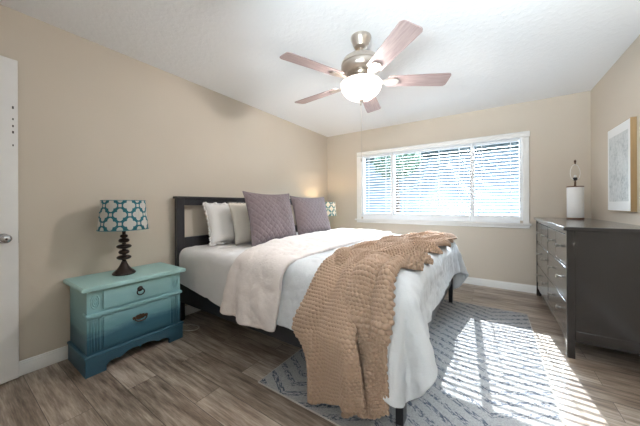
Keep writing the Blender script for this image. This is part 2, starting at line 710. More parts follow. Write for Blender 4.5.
# window: casing, sill, frame, mullions and three panes
win = thing('window_1', 'wide white three-panel window above the bed', 'window', ((WX0 + WX1) / 2, D, WZ0))
win['kind'] = 'structure'
yf = D - 0.018
cas = MB()
cas.box(0.628, WX0 + 0.012, yf, D, 0.88, WZ1 + 0.06).box(WX1 - 0.012, 3.037, yf, D, 0.88, WZ1 + 0.06)
cas.box(WX0 + 0.012, WX1 - 0.012, yf, D, WZ1 - 0.01, WZ1 + 0.06)
cas.build('casing', 'trim', win, bevel=0.004)
sl = MB()
sl.box(0.60, 3.055, D - 0.05, D + 0.02, 0.856, 0.882)
sl.box(0.625, 3.04, D - 0.022, D, 0.815, 0.856)
sl.build('sill', 'trim', win, bevel=0.005)
fr = MB()
fw = 0.042
fr.box(WX0, WX0 + fw, D - 0.005, D + 0.1, WZ0, WZ1).box(WX1 - fw, WX1, D - 0.005, D + 0.1, WZ0, WZ1)
fr.box(WX0 + fw, WX1 - fw, D - 0.005, D + 0.1, WZ1 - 0.02, WZ1)
fr.box(WX0 + fw, WX1 - fw, D - 0.008, D + 0.1, 0.882, 0.958)
fr.build('window_frame', 'frame_white', win, bevel=0.003)
MUL = [(1.243, 1.288), (2.385, 2.432)]
for a, b in MUL:
    MB().box(a, b, D - 0.012, D + 0.1, 0.9, WZ1).build('mullion', 'frame_white', win, bevel=0.003)
PAN = [(WX0 + fw, MUL[0][0]), (MUL[0][1], MUL[1][0]), (MUL[1][1], WX1 - fw)]
for a, b in PAN:
    MB().box(a + 0.004, b - 0.004, D + 0.078, D + 0.082, 0.955, WZ1 - 0.022).build('pane', 'glass', win)

# blinds: one per panel
BL = ['white horizontal slat blind in the narrow left window panel', 'white horizontal slat blind in the wide middle window panel',
      'white horizontal slat blind in the right window panel']
TILT = math.radians(18.5)
for (a, b), lab in zip(PAN, BL):
    a += 0.004
    b -= 0.004
    yb = D + 0.034
    t = thing('window_blind', lab, 'blind', ((a + b) / 2, yb, 0.96), 'blinds in the three window panels')
    MB().box(a, b, yb - 0.022, yb + 0.022, WZ1 - 0.052, WZ1 - 0.021).build('headrail', 'frame_white', t, bevel=0.003)
    sm = MB()
    zs = np.arange(0.992, WZ1 - 0.065, 0.0455)
    for k, z in enumerate(zs):
        rows = []
        jit = random.uniform(-0.02, 0.02)
        for s in (-1, -0.5, 0, 0.5, 1):
            d = s * 0.0245
            arch = 0.0025 * (1 - s * s)
            ang = TILT + jit
            rows.append((yb + d * math.cos(ang) - arch * math.sin(ang), z + d * math.sin(ang) + arch * math.cos(ang)))
        pts = rows + [(y, zz - 0.0022) for y, zz in rows[::-1]]
        sm.prism(pts, 'x', a, b)
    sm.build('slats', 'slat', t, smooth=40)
    MB().box(a, b, yb - 0.024, yb + 0.024, 0.9595, 0.975).build('bottom_rail', 'frame_white', t, bevel=0.003)
    nC = 2 if b - a < 0.8 else 4
    for k in range(nC):
        x = a + (b - a) * (k + 0.5) / nC if nC > 2 else (a + 0.09 if k == 0 else b - 0.09)
        for s in (-1, 1):
            MB().box(x - 0.0025, x + 0.0025, yb + s * 0.026 - 0.0006, yb + s * 0.026 + 0.0006, 0.97, WZ1 - 0.05).build('ladder_cord', 'frame_white', t)
wand = thing('window_valance', 'long white valance across the top of the window', 'valance', (1.85, D - 0.04, 2.0))
MB().prism([(D - 0.044, 1.992), (D - 0.024, 1.988), (D - 0.024, 2.03), (D - 0.0005, 2.03), (D - 0.0005, 2.052), (D - 0.056, 2.052), (D - 0.056, 2.043), (D - 0.044, 2.03)], 'x', 0.645, 3.043).build('board', 'trim', wand, bevel=0.002)

w2 = thing('added_window', 'white-framed window added behind the camera to let in fill light', 'window', ((RX[0] + RX[1]) / 2, Y0, RX[2]))  # made-up window, an opening for the fill lamps outside
w2['kind'] = 'structure'
f2 = MB()
for a, b, c_, d_ in ((RX[0], RX[0] + 0.04, RX[2], RX[3]), (RX[1] - 0.04, RX[1], RX[2], RX[3]), (RX[0] + 0.04, RX[1] - 0.04, RX[2], RX[2] + 0.04), (RX[0] + 0.04, RX[1] - 0.04, RX[3] - 0.04, RX[3]),
                     ((RX[0] + RX[1]) / 2 - 0.02, (RX[0] + RX[1]) / 2 + 0.02, RX[2] + 0.04, RX[3] - 0.04)):
    f2.box(a, b, Y0 - 0.1, Y0 - 0.02, c_, d_)
f2.build('window_frame', 'frame_white', w2, bevel=0.003)
MB().box(RX[0] + 0.03, RX[1] - 0.03, Y0 - 0.07, Y0 - 0.066, RX[2] + 0.03, RX[3] - 0.03).build('pane', 'glass', w2)
MB().box(RX[0] - 0.05, RX[1] + 0.05, Y0 - 0.03, Y0 + 0.03, RX[2] - 0.025, RX[2]).build('sill', 'trim', w2, bevel=0.004)

# door leaf folded back against the left wall
hin, fre = Vector((0.125, -0.5, 0)), Vector((0.05, 0.31, 0))
dv = (fre - hin)
L = dv.length
ang = math.atan2(dv.y, dv.x)
Md = Matrix.Translation(hin) @ Matrix.Rotation(ang, 4, 'Z')
door = thing('door_1', 'white door leaf standing open at the left edge', 'door', (hin.x, hin.y, 0))
door['kind'] = 'structure'
MB().box(0, L, 0.0, 0.035, 0.01, 2.09, Md).build('door_leaf', 'door', door, bevel=0.003)
hd = MB()
Mk = Md @ Matrix.Translation(Vector((L - 0.066, 0, 0.93)))
hd.lathe([(0.031, 0.0), (0.031, -0.004), (0.026, -0.009), (0.012, -0.012), (0.011, -0.03), (0.017, -0.036), (0.026, -0.046), (0.028, -0.056), (0.024, -0.066), (0.012, -0.071), (0.0, -0.072)],
         (0, 0, 0), 28, Mk, axis='y')
hd.build('door_knob', 'chrome', door, smooth=50)
MB().lathe([(0.006, 0), (0.006, -0.004), (0, -0.0045)], (0, 0, 0), 12, Md @ Matrix.Translation(Vector((L - 0.066, -0.0715, 0.93))), axis='y').build('lock_button', 'dark_bronze', door)
MB().box(L - 0.0005, L + 0.0015, 0.006, 0.029, 0.89, 0.97, Md).build('latch_plate', 'chrome', door)
ch = MB()
for z, w_, h_ in ((1.775, 0.004, 0.009), (1.70, 0.0035, 0.006), (1.655, 0.0035, 0.007), (1.615, 0.004, 0.008), (1.53, 0.003, 0.006)):
    ch.box(L - 0.022 - w_, L - 0.022 + w_, -0.0012, 0.001, z - h_, z + h_, Md)
ch.build('paint_chips', 'chip', door, bevel=0.001)
tr = MB()
tr.box(DX0 - 0.06, DX0, Y0, Y0 + 0.012, 0, 2.16).box(DX1, DX1 + 0.06, Y0, Y0 + 0.012, 0, 2.16).box(DX0 - 0.06, DX1 + 0.06, Y0, Y0 + 0.012, 2.1, 2.16)
struct(tr.build('trim_1', 'trim'), 'white casing around the doorway behind the camera', 'trim')

# ------------------------------------------------------------------ yard beyond the window
struct(MB().box(-8, 12, D + T, 16, -0.3, -0.12).build('ground', 'grass_ground'), 'ground of the side yard outside the window', 'ground')
hs = thing('neighbouring_house', 'pale house next door seen dimly through the blinds', 'house', (1.8, 9.5, -0.12))
MB().box(-7, 11, 9.5, 9.7, -0.12, 2.75).build('wall', 'fence_wall', hs)
MB().box(-7.4, 11.4, 9.0, 9.9, 2.75, 2.92).build('eave', 'eave', hs)
MB().prism([(8.95, 2.92), (13, 4.3), (13, 4.1), (9.9, 2.92)], 'x', -7.4, 11.4).build('roof', 'roof', hs)


def tree(x, y, z, r_, label):
    t = thing('tree', label, 'tree', (x, y, -0.12))
    MB().tube([(x, y, -0.12), (x + 0.05, y, z * 0.5), (x, y + 0.05, z)], [0.08, 0.06, 0.04], 8).build('trunk', 'bark', t, smooth=60)
    n = 900
    u = rng.normal(size=(n, 3))
    u /= np.linalg.norm(u, axis=1)[:, None]
    c = np.array([x, y, z]) + u * (rng.random((n, 1)) ** 0.4) * np.array([r_, r_ * 0.8, r_ * 0.7])
    lv = MB()
    for p in c:
        d = Vector(rng.normal(size=3)).normalized()
        e = d.orthogonal().normalized()
        P = Vector(p)
        s = 0.1
        lv.add([P - d * s, P + e * s * 0.4, P + d * s, P - e * s * 0.4], [(0, 1, 2, 3)])
    f = lv.build('foliage', 'leaf', t)
    return t


tree(0.2, 7.9, 2.45, 0.75, 'dark leafy tree outside behind the left window panel')
# ------------------------------------------------------------------ rug
RX0, RX1, RY0, RY1 = 1.39, 2.94, 1.14, 3.36
rug = thing('area_rug', 'grey area rug with broken navy zigzag lines under the foot of the bed', 'rug', ((RX0 + RX1) / 2, (RY0 + RY1) / 2, 0))
MB().box(RX0 + 0.008, RX1 - 0.008, RY0 + 0.008, RY1 - 0.008, 0.0003, 0.009).build('pile', 'rug', rug)
e = MB()
e.tube([(RX0 + 0.006, RY0 + 0.006, 0.0052), (RX1 - 0.006, RY0 + 0.006, 0.0052), (RX1 - 0.006, RY1 - 0.006, 0.0052), (RX0 + 0.006, RY1 - 0.006, 0.0052)], 0.0052, 8, closed=True)
e.build('binding', 'rug_edge', rug, smooth=60)

# ------------------------------------------------------------------ bed frame
BY0, BY1, BX1 = 1.31, 3.33, 2.262
bed = thing('bed', 'black-brown wooden bed frame with open panel headboard', 'bed', (1.15, (BY0 + BY1) / 2, 0))
for y in (BY0, BY1 - 0.075):
    MB().box(0.05, 0.098, y, y + 0.075, 0, 1.2).build('headboard_post', 'black_wood', bed, bevel=0.004)
MB().box(0.04, 0.108, BY0 - 0.012, BY1 + 0.012, 1.2, 1.224).build('headboard_cap', 'black_wood', bed, bevel=0.004)
MB().box(0.056, 0.09, BY0 + 0.075, BY1 - 0.075, 1.135, 1.2).build('top_rail', 'black_wood', bed, bevel=0.003)
MB().box(0.056, 0.09, BY0 + 0.075, BY1 - 0.075, 0.28, 0.815).build('headboard_panel', 'black_wood', bed, bevel=0.003)
for y in (BY0 + 0.012, BY1 - 0.034):
    MB().box(0.098, BX1 - 0.04, y, y + 0.022, 0.2, 0.40).build('side_rail', 'black_wood', bed, bevel=0.003)
MB().box(BX1 - 0.03, BX1 - 0.006, BY0 + 0.065, BY1 - 0.065, 0.23, 0.40).build('foot_rail', 'black_wood', bed, bevel=0.003)
for y in (BY0, BY1 - 0.065):
    MB().box(BX1 - 0.04, BX1, y, y + 0.065, 0.0095, 0.41).build('leg', 'black_wood', bed, bevel=0.003)
for x in (0.6, 1.15, 1.7):
    MB().box(x - 0.04, x + 0.04, BY0 + 0.034, BY1 - 0.034, 0.335, 0.36).build('slat', 'black_wood', bed)

mat_o = MB()
mat_o.box(0.112, 2.20, 1.36, 3.28, 0.362, 0.70)
mt = mat_o.build('mattress', 'mattress', None, bevel=0.05, seg=5, origin=(1.15, 2.32, 0.362))
tag(mt, 'thick white mattress on the black bed frame under the covers', 'mattress')


# ------------------------------------------------------------------ cloth
def box_push(X, lo, hi, r):
    """push points out of a rounded box; returns mask of touched points"""
    lo2, hi2 = lo + r, hi - r
    Q = np.clip(X, lo2, hi2)
    d = X - Q
    n = np.linalg.norm(d, axis=-1)
    out = (n > 1e-9) & (n < r)
    X[out] = Q[out] + d[out] / n[out][:, None] * r
    ins = n <= 1e-9
    if ins.any():
        P = X[ins]
        P[:, 2] = hi[2]
        X[ins] = P
    return out | ins


def drape(X, U, boxes, steps=170, iters=14, floor=0.012, stiff=0.9, bend=0.25, fric=0.55, seed=1, wob=0.004, pin=None):
    """small position based cloth solver on a grid; U holds the flat pattern"""
    g = np.random.default_rng(seed)
    X = X.astype(float).copy()
    X[..., 2] += g.normal(size=X.shape[:2]) * wob
    V = np.zeros_like(X)
    a, b = X.shape[:2]
    cons = []

    def pair(s1, s2, k):
        cons.append((s1, s2, np.linalg.norm(U[s1] - U[s2], axis=-1), k))
    sl = slice
    for st in (0, 1):
        na = (a - 1 - st + 1) // 2
        nb = (b - 1 - st + 1) // 2
        pair((sl(st, st + 2 * na, 2), sl(None)), (sl(st + 1, st + 1 + 2 * na, 2), sl(None)), stiff)
        pair((sl(None), sl(st, st + 2 * nb, 2)), (sl(None), sl(st + 1, st + 1 + 2 * nb, 2)), stiff)
        for s2 in (0, 1):
            pass
    for i0 in (0, 1):
        na = (a - i0) // 2
        A0, A1 = sl(i0, i0 + 2 * na, 2), sl(i0 + 1, i0 + 2 * na, 2)
        A0 = sl(i0, i0 + 2 * na - 1, 2)
        for j0 in (0, 1):
            nb = (b - j0) // 2
            B0, B1 = sl(j0, j0 + 2 * nb - 1, 2), sl(j0 + 1, j0 + 2 * nb, 2)
            pair((A0, B0), (A1, B1), 0.35)
            pair((A0, B1), (A1, B0), 0.35)
    for i0 in range(4):
        idx = np.arange(a - 2)
        idx = idx[(idx // 1) % 4 == i0]
        if len(idx):
            pair((idx, sl(None)), (idx + 2, sl(None)), bend)
        idx = np.arange(b - 2)
        idx = idx[idx % 4 == i0]
        if len(idx):
            pair((sl(None), idx), (sl(None), idx + 2), bend)
    dt = 0.02
    for s in range(steps):
        V[..., 2] -= 3.0 * dt
        V *= 0.985
        P = X + V * dt
        touch = np.zeros((a, b), bool)
        for it in range(iters):
            for s1, s2, L0, k in cons:
                d = P[s2] - P[s1]
                n = np.linalg.norm(d, axis=-1)
                c = (k * 0.5 * (n - L0) / np.maximum(n, 1e-9))[..., None] * d
                P[s1] += c
                P[s2] -= c
            if pin is not None:
                P[pin] = X[pin]
            for lo, hi, r in boxes:
                touch |= box_push(P, lo, hi, r)
        low = P[..., 2] < floor
        P[..., 2][low] = floor
        touch |= low
        V = (P - X) / dt
        V[touch] *= (1 - fric)
        if pin is not None:
            P[pin] = X[pin]
            V[pin] = 0
        sp = np.linalg.norm(V, axis=-1, keepdims=True)
        V *= np.minimum(1, 3.0 / np.maximum(sp, 1e-9))
        X = P
    return X


def smooth_grid(X, n):
    for _ in range(n):
        Y = X.copy()
        Y[1:-1] = 0.5 * X[1:-1] + 0.25 * (X[:-2] + X[2:])
        X = Y.copy()
        Y[:, 1:-1] = 0.5 * X[:, 1:-1] + 0.25 * (X[:, :-2] + X[:, 2:])
        X = Y
    return X


def cloth_obj(name, X, mat, parent, thick, sub=1, offset=1.0, origin=None, wrinkle=()):
    o = MB().grid(X).build(name, mat, parent, smooth=180, origin=origin)
    if wrinkle:
        q = o.modifiers.new('detail', 'SUBSURF')
        q.levels = q.render_levels = 1
    for k, (sz, am) in enumerate(wrinkle):
        tx = bpy.data.textures.new(name + '_wrinkle', 'CLOUDS')
        tx.noise_scale = sz
        tx.noise_depth = 3
        dm = o.modifiers.new('wrinkle', 'DISPLACE')
        dm.texture = tx
        dm.texture_coords = 'LOCAL'
        dm.strength = am
        dm.mid_level = 0.5
    s = o.modifiers.new('thickness', 'SOLIDIFY')
    s.thickness = thick
    s.offset = offset
    if sub:
        q = o.modifiers.new('smooth', 'SUBSURF')
        q.levels = q.render_levels = sub
    return o


def pattern(xl, xr, y0, y1, nx, ny, z):
    """flat pattern whose left and right edges are functions of y"""
    ys = np.linspace(y0, y1, ny)
    tx = np.linspace(0, 1, nx)
    U = np.zeros((ny, nx, 3))
    for j, y in enumerate(ys):
        a, b = xl(y), xr(y)
        U[j, :, 0] = a + (b - a) * tx
    U[..., 1] = ys[:, None]
    U[..., 2] = z
    return U


def lo(*p):
    return np.array(p, float)


# white blanket over the head half of the mattress
U = pattern(lambda y: 0.115, lambda y: 1.25, 1.33 - 0.30, 3.31 + 0.30, 36, 76, 0.709)
U[..., 2] = 0.709
hem = np.clip((1.33 - U[..., 1]) / 0.30, 0, 1)
U[..., 1] -= hem * 0.12 * np.clip((U[..., 0] - 0.15) / 0.8, 0, 1)
X = drape(U, U, [(lo(0.0, 1.325, 0.0), lo(2.22, 3.315, 0.706), 0.06)], steps=150, seed=3, pin=(U[..., 1] > 1.42) & (U[..., 1] < 3.22))
sheet = cloth_obj('bed_sheet', X, 'sheet', None, 0.008, 1, origin=(0.6, 2.32, 0.706), wrinkle=((0.14, 0.02),))
tag(sheet, 'white cotton blanket over the head end of the mattress, hanging at the side', 'blanket')

# duvet: rectangle with rounded corners hanging over the foot and both sides
VY0, VY1 = 1.30, 3.34
DB = (lo(0.0, 1.295, 0.0), lo(2.285, 3.345, 0.728), 0.07)


def duvet_left(y):
    return 1.2


U = pattern(duvet_left, lambda y: 2.285 + 0.30, VY0 - 0.44, VY1 + 0.44, 54, 104, 0.735)
hem = np.clip((VY0 - U[..., 1]) / 0.44, 0, 1)
U[..., 1] += hem * 0.075 * np.clip((2.1 - U[..., 0]) / 0.4, 0, 1)
cx_, r_ = 2.285 + 0.30, 0.18
for sgn, yc in ((-1, VY0 - 0.44), (1, VY1 + 0.44)):
    # round the two foot corners of the pattern
    dx = np.clip((U[..., 0] - (cx_ - r_)) / r_, 0, 1)
    dy = np.clip((sgn * (U[..., 1] - (yc - sgn * r_))) / r_, 0, 1)
    mx = np.maximum(dx, dy)
    n = np.sqrt(dx ** 2 + dy ** 2)
    k = np.where(n > 1e-6, mx / np.maximum(n, 1e-6), 1)
    U[..., 0] -= dx * (1 - k) * r_ * (dy > 0)
    U[..., 1] -= sgn * dy * (1 - k) * r_ * (dx > 0)
X = drape(U, U, [DB], steps=260, seed=5, bend=0.4, pin=(U[..., 1] > 1.42) & (U[..., 1] < 3.22) & (U[..., 0] < 2.16))
duv_root = thing('duvet', 'white crinkled duvet turned back at the top and hanging over the bed foot', 'duvet', (1.7, 2.32, 0.73))
X = smooth_grid(X, 2)
cloth_obj('cover', X, 'duvet', duv_root, 0.022, 1, wrinkle=((0.22, 0.04), (0.05, 0.014)))

# turned-back band of the duvet near the pillows


def fold_l(y):
    if y >= 1.9:
        return 0.80
    if y >= 1.3:
        return 0.80 + (1.9 - y) / 0.6 * 0.26
    return 1.06 - (1.3 - y) / 0.36 * 0.30


def fold_r(y):
    return 1.53 if y >= 1.3 else 1.53 - (1.3 - y) / 0.45 * 0.18


FB = (lo(0.0, 1.262, 0.0), lo(2.40, 3.378, 0.756), 0.07)
U = pattern(fold_l, fold_r, VY0 - 0.36, VY1 + 0.45, 30, 100, 0.764)
hem = np.clip((VY0 - U[..., 1]) / 0.36, 0, 1)
U[..., 1] -= hem * 0.10 * np.clip((U[..., 0] - 0.82) / 0.3, 0, 1)
X = drape(U, U, [FB], steps=190, seed=9, bend=0.4, pin=(U[..., 1] > 1.42) & (U[..., 1] < 3.22))
X = smooth_grid(X, 2)
# roll the pillow-side edge and the crease edge down onto the layer below
tt = np.linspace(0, 1, X.shape[1])
fall = np.clip(1 - tt / 0.07, 0, 1) ** 2 * 0.035 + np.clip((tt - 0.95) / 0.05, 0, 1) ** 2 * 0.012
top = np.clip((X[..., 2] - 0.5) / 0.2, 0, 1)
X[..., 2] -= fall[None, :] * top
X[..., 1] += fall[None, :] * (1 - top) * np.where(X[..., 1] < 2.3, 1, -1)
cloth_obj('turned_back_edge', X, 'duvet_fold', duv_root, 0.034, 1, wrinkle=((0.2, 0.04), (0.06, 0.016)))
duv_root.children[-1]['label'] = 'pinkish turned-back underside of the duvet'

# ------------------------------------------------------------------ knitted throw
# each sheet: sections from the far foot corner to the hem, left and right rim points


def spline(pts, n):
    """Catmull-Rom through pts, sampled evenly by length"""
    P = np.array(pts, float)
    P = np.vstack([2 * P[0] - P[1], P, 2 * P[-1] - P[-2]])
    out = []
    for i in range(1, len(P) - 2):
        for t in np.linspace(0, 1, 30, endpoint=False):
            p0, p1, p2, p3 = P[i - 1:i + 3]
            out.append(0.5 * ((2 * p1) + (-p0 + p2) * t + (2 * p0 - 5 * p1 + 4 * p2 - p3) * t * t + (-p0 + 3 * p1 - 3 * p2 + p3) * t ** 3))
    out.append(P[-2])
    out = np.array(out)
    return out


def resample(P, s):
    d = np.r_[0, np.cumsum(np.linalg.norm(np.diff(P, axis=0), axis=1))]
    d /= d[-1]
    return np.stack([np.interp(s, d, P[:, k]) for k in range(3)], 1), d


def sections(Ls, Rs, n):
    a, b = spline(Ls, n), spline(Rs, n)
    mid = (a + b) / 2
    d = np.r_[0, np.cumsum(np.linalg.norm(np.diff(mid, axis=0), axis=1))]
    s = np.linspace(0, d[-1], n)
    A = np.stack([np.interp(s, d, a[:, k]) for k in range(3)], 1)
    B = np.stack([np.interp(s, d, b[:, k]) for k in range(3)], 1)
    return A, B, s


def knit(Ls, Rs, folds, width_st, per=8, st=0.0190, seed=2, bump=0.012):
    """folds(s01, t) -> (lift, sideways) ; returns a finely knitted surface"""
    A, B, s = sections(Ls, Rs, 400)
    nst = int(s[-1] / st)
    ns = nst * per + 1
    A, B, s = sections(Ls, Rs, ns)
    nt = width_st * per + 1
    t = np.linspace(0, 1, nt)
    S, Tt = np.meshgrid(s / s[-1], t, indexing='ij')
    P = A[:, None, :] * (1 - t)[None, :, None] + B[:, None, :] * t[None, :, None]

    def normals(P):
        ds = np.gradient(P, axis=0)
        dt_ = np.gradient(P, axis=1)
        n = np.cross(ds, dt_)
        n /= np.maximum(np.linalg.norm(n, axis=-1, keepdims=True), 1e-9)
        return n
    N = normals(P)
    if N[..., 2].mean() < 0:
        N = -N
    lift, side = folds(S, Tt)
    P = P + N * lift[..., None] + (B - A)[:, None, :] * side[..., None]
    # stitches
    N2 = normals(P)
    N2 *= np.sign((N2 * N).sum(-1, keepdims=True))
    u = Tt * width_st
    v = S * nst
    row = np.floor(v)
    uu = u + 0.5 * (row % 2)
    bumpv = np.abs(np.sin(PI * uu)) ** 1.3 * np.abs(np.sin(PI * v)) ** 1.2
    P = P + N2 * (bumpv * bump)[..., None]
    return P


def wob(S, f, ph):
    return np.sin(S * f * 2 * PI + ph)


top_z = 0.766


def folds(S, T_, n, ph, amp, seed, edge):
    """rope-like rolls on the bed top (S < edge) that open into soft pleats where the panel hangs"""
    onbed = np.clip((edge - S) / 0.10, 0, 1)
    x = T_ + 0.07 * wob(S, 2.3, 0.4 + seed) * onbed * np.sin(PI * T_)
    a = PI * (n * x + ph)
    roll = np.abs(np.sin(a)) ** 0.9
    lift = onbed * roll * (amp + 0.22 * amp * wob(S, 3.1, 1.0 + seed) + 0.12 * amp * wob(S, 7.3, seed))
    lift = lift + (1 - onbed) * (0.014 * np.sin(2 * PI * (1.5 * T_ + 0.1 + 0.2 * seed)) + 0.007 * np.sin(2 * PI * (3.1 * T_ + S * 3)))
    rim = np.clip(np.minimum(T_, 1 - T_) / 0.05, 0, 1) ** 0.5
    lift = lift * (0.15 + 0.85 * rim) * np.clip(S / 0.05, 0.05, 1) ** 0.5
    # lean each roll over its neighbour
    side = -0.035 * np.sin(2 * a) * onbed * rim
    return lift, side


throw = thing('knitted_throw', 'chunky tan knitted throw bunched across the bed foot and hanging over the near side', 'throw blanket', (2.0, 1.5, 0.77))
z = top_z
LA = [(2.10, 3.22, z), (1.95, 2.78, z), (1.82, 2.32, z), (1.72, 1.97, z), (1.695, 1.72, z), (1.75, 1.48, z), (1.78, 1.31, z - .015), (1.755, 1.19, z - .16), (1.70, 1.14, 0.455), (1.76, 1.14, 0.37), (1.80, 1.14, 0.26), (1.803, 1.15, 0.06)]
RA = [(2.31, 2.66, z - .02), (2.22, 2.40, z), (2.11, 2.10, z), (2.03, 1.86, z), (2.00, 1.70, z), (2.02, 1.50, z), (2.05, 1.31, z - .015), (2.08, 1.17, z - .16), (2.11, 1.095, 0.50), (2.125, 1.09, 0.42), (2.14, 1.09, 0.33), (2.155, 1.095, 0.19)]
P = knit(LA, RA, lambda S, T_: folds(S, T_, 2.5, 0.0, 0.045, 0, 0.70), 20)
cloth_obj('front_panel', P, 'knit', throw, 0.008, 0, offset=-1)
LB = [(2.06, 1.62, z), (2.00, 1.56, z), (1.985, 1.46, z), (2.00, 1.30, z - .03), (1.99, 1.20, z - .17), (1.99, 1.185, 0.50), (1.99, 1.185, 0.38), (1.99, 1.185, 0.26), (1.99, 1.19, 0.03)]
RB = [(2.16, 1.56, z), (2.20, 1.52, z), (2.20, 1.43, z), (2.22, 1.29, z - .03), (2.245, 1.19, z - .17), (2.235, 1.165, 0.50), (2.235, 1.16, 0.38), (2.24, 1.16, 0.28), (2.24, 1.165, 0.16)]
P = knit(LB, RB, lambda S, T_: folds(S, T_, 1.5, 0.0, 0.055, 1.3, 0.62), 16)
cloth_obj('back_panel', P, 'knit', throw, 0.008, 0, offset=-1)
LC = [(2.12, 3.42, z - .03), (2.00, 3.18, z), (1.88, 2.86, z), (1.76, 2.52, z), (1.74, 2.36, z)]
RC = [(2.30, 3.32, z - .03), (2.30, 3.05, z - .01), (2.20, 2.72, z), (2.06, 2.42, z), (1.92, 2.22, z)]
P = knit(LC, RC, lambda S, T_: folds(S, T_, 2.0, 0.1, 0.04, 2.6, 2.0), 14)
cloth_obj('far_end', P, 'knit', throw, 0.008, 0, offset=-1)


def rope(path, w, hgt, seed):
    """one bunched fold of the throw lying on the bed: a fat rounded roll along path"""
    p = np.array(path, float)
    d = np.gradient(p, axis=0)
    d /= np.linalg.norm(d, axis=1)[:, None]
    n = np.stack([d[:, 1], -d[:, 0], 0 * d[:, 0]], 1)
    k = np.full(len(p), w / 2)
    k[0] *= 0.5
    k[-1] *= 0.55
    Rr = [tuple(q) for q in p + n * k[:, None]]
    Ll = [tuple(q) for q in p - n * k[:, None]]

    def fold(S, T_):
        e = np.clip(S / 0.06, 0, 1) ** 0.5 * np.clip((1 - S) / 0.08, 0.02, 1) ** 0.5
        x = T_ + 0.06 * wob(S, 1.7, seed) * np.sin(PI * T_)
        lift = hgt * np.sqrt(np.clip(1 - (2 * x - 1) ** 2, 0, 1)) * e * (1 + 0.12 * wob(S, 2.6, seed * 2))
        return lift, 0.12 * np.sin(2 * PI * T_) * np.sin(PI * S)
    P = knit(Ll, Rr, fold, max(8, int(w / 0.012)))
    cloth_obj('bunched_fold', P, 'knit', throw, 0.008, 0, offset=-1)


zb = 0.752
rope([(1.87, 1.33, zb), (1.81, 1.62, zb), (1.84, 1.84, zb), (1.95, 1.97, zb), (2.06, 2.09, zb), (2.18, 2.21, zb), (2.295, 2.28, zb - 0.02)], 0.115, 0.070, 0.3)
rope([(1.98, 1.33, zb), (1.95, 1.52, zb), (2.00, 1.68, zb), (2.11, 1.76, zb), (2.21, 1.82, zb), (2.30, 1.86, zb - 0.02)], 0.105, 0.066, 1.4)
rope([(2.02, 1.60, zb), (2.10, 1.58, zb), (2.20, 1.60, zb), (2.285, 1.64, zb - 0.015)], 0.10, 0.052, 2.2)
rope([(1.90, 1.98, zb), (2.00, 2.18, zb), (2.09, 2.42, zb), (2.19, 2.62, zb), (2.30, 2.70, zb - 0.02)], 0.115, 0.075, 3.1)
rope([(1.79, 1.88, zb), (1.87, 2.25, zb), (1.98, 2.60, zb), (2.12, 2.92, zb), (2.29, 3.02, zb - 0.02)], 0.115, 0.078, 4.4)

# ------------------------------------------------------------------ pillows
def pillow_pts(w, h, thick, n, ears=0.06, quilt=0, seed=0, power=2.6, lump=0.006):
    """two sheets joined at the rim, local: x across, y up, z out"""
    u = np.linspace(-1, 1, n)
    uu, vv = np.meshgrid(u, u, indexing='xy')
    g = np.random.default_rng(seed)
    x = uu * w / 2 * (1 - ears * (1 - vv ** 2))
    y = vv * h / 2 * (1 - ears * (1 - uu ** 2))
    q = np.clip((1 - np.abs(uu) ** power) * (1 - np.abs(vv) ** power), 0, 1) ** 0.55
    lumpv = np.zeros_like(q)
    for k in range(7):
        fx, fy = g.normal(size=2) * 3.2
        lumpv += np.sin(fx * uu + fy * vv + g.random() * 6.28) * lump / (1 + 0.2 * k)
    zf = q * thick / 2 + lumpv * q
    if quilt:
        s = quilt
        d1 = np.abs(((x + y) / s + 100) % 1 - 0.5)
        d2 = np.abs(((x - y) / s + 100) % 1 - 0.5)
        line = np.minimum(0.5 - d1, 0.5 - d2)
        puff = np.clip(line / 0.25, 0, 1) ** 0.6
        zf = zf + (puff - 1) * 0.009 * np.clip(q * 3, 0, 1)
    zb = -q * thick / 2
    return np.stack([x, y, zf], -1), np.stack([x, y, zb], -1)


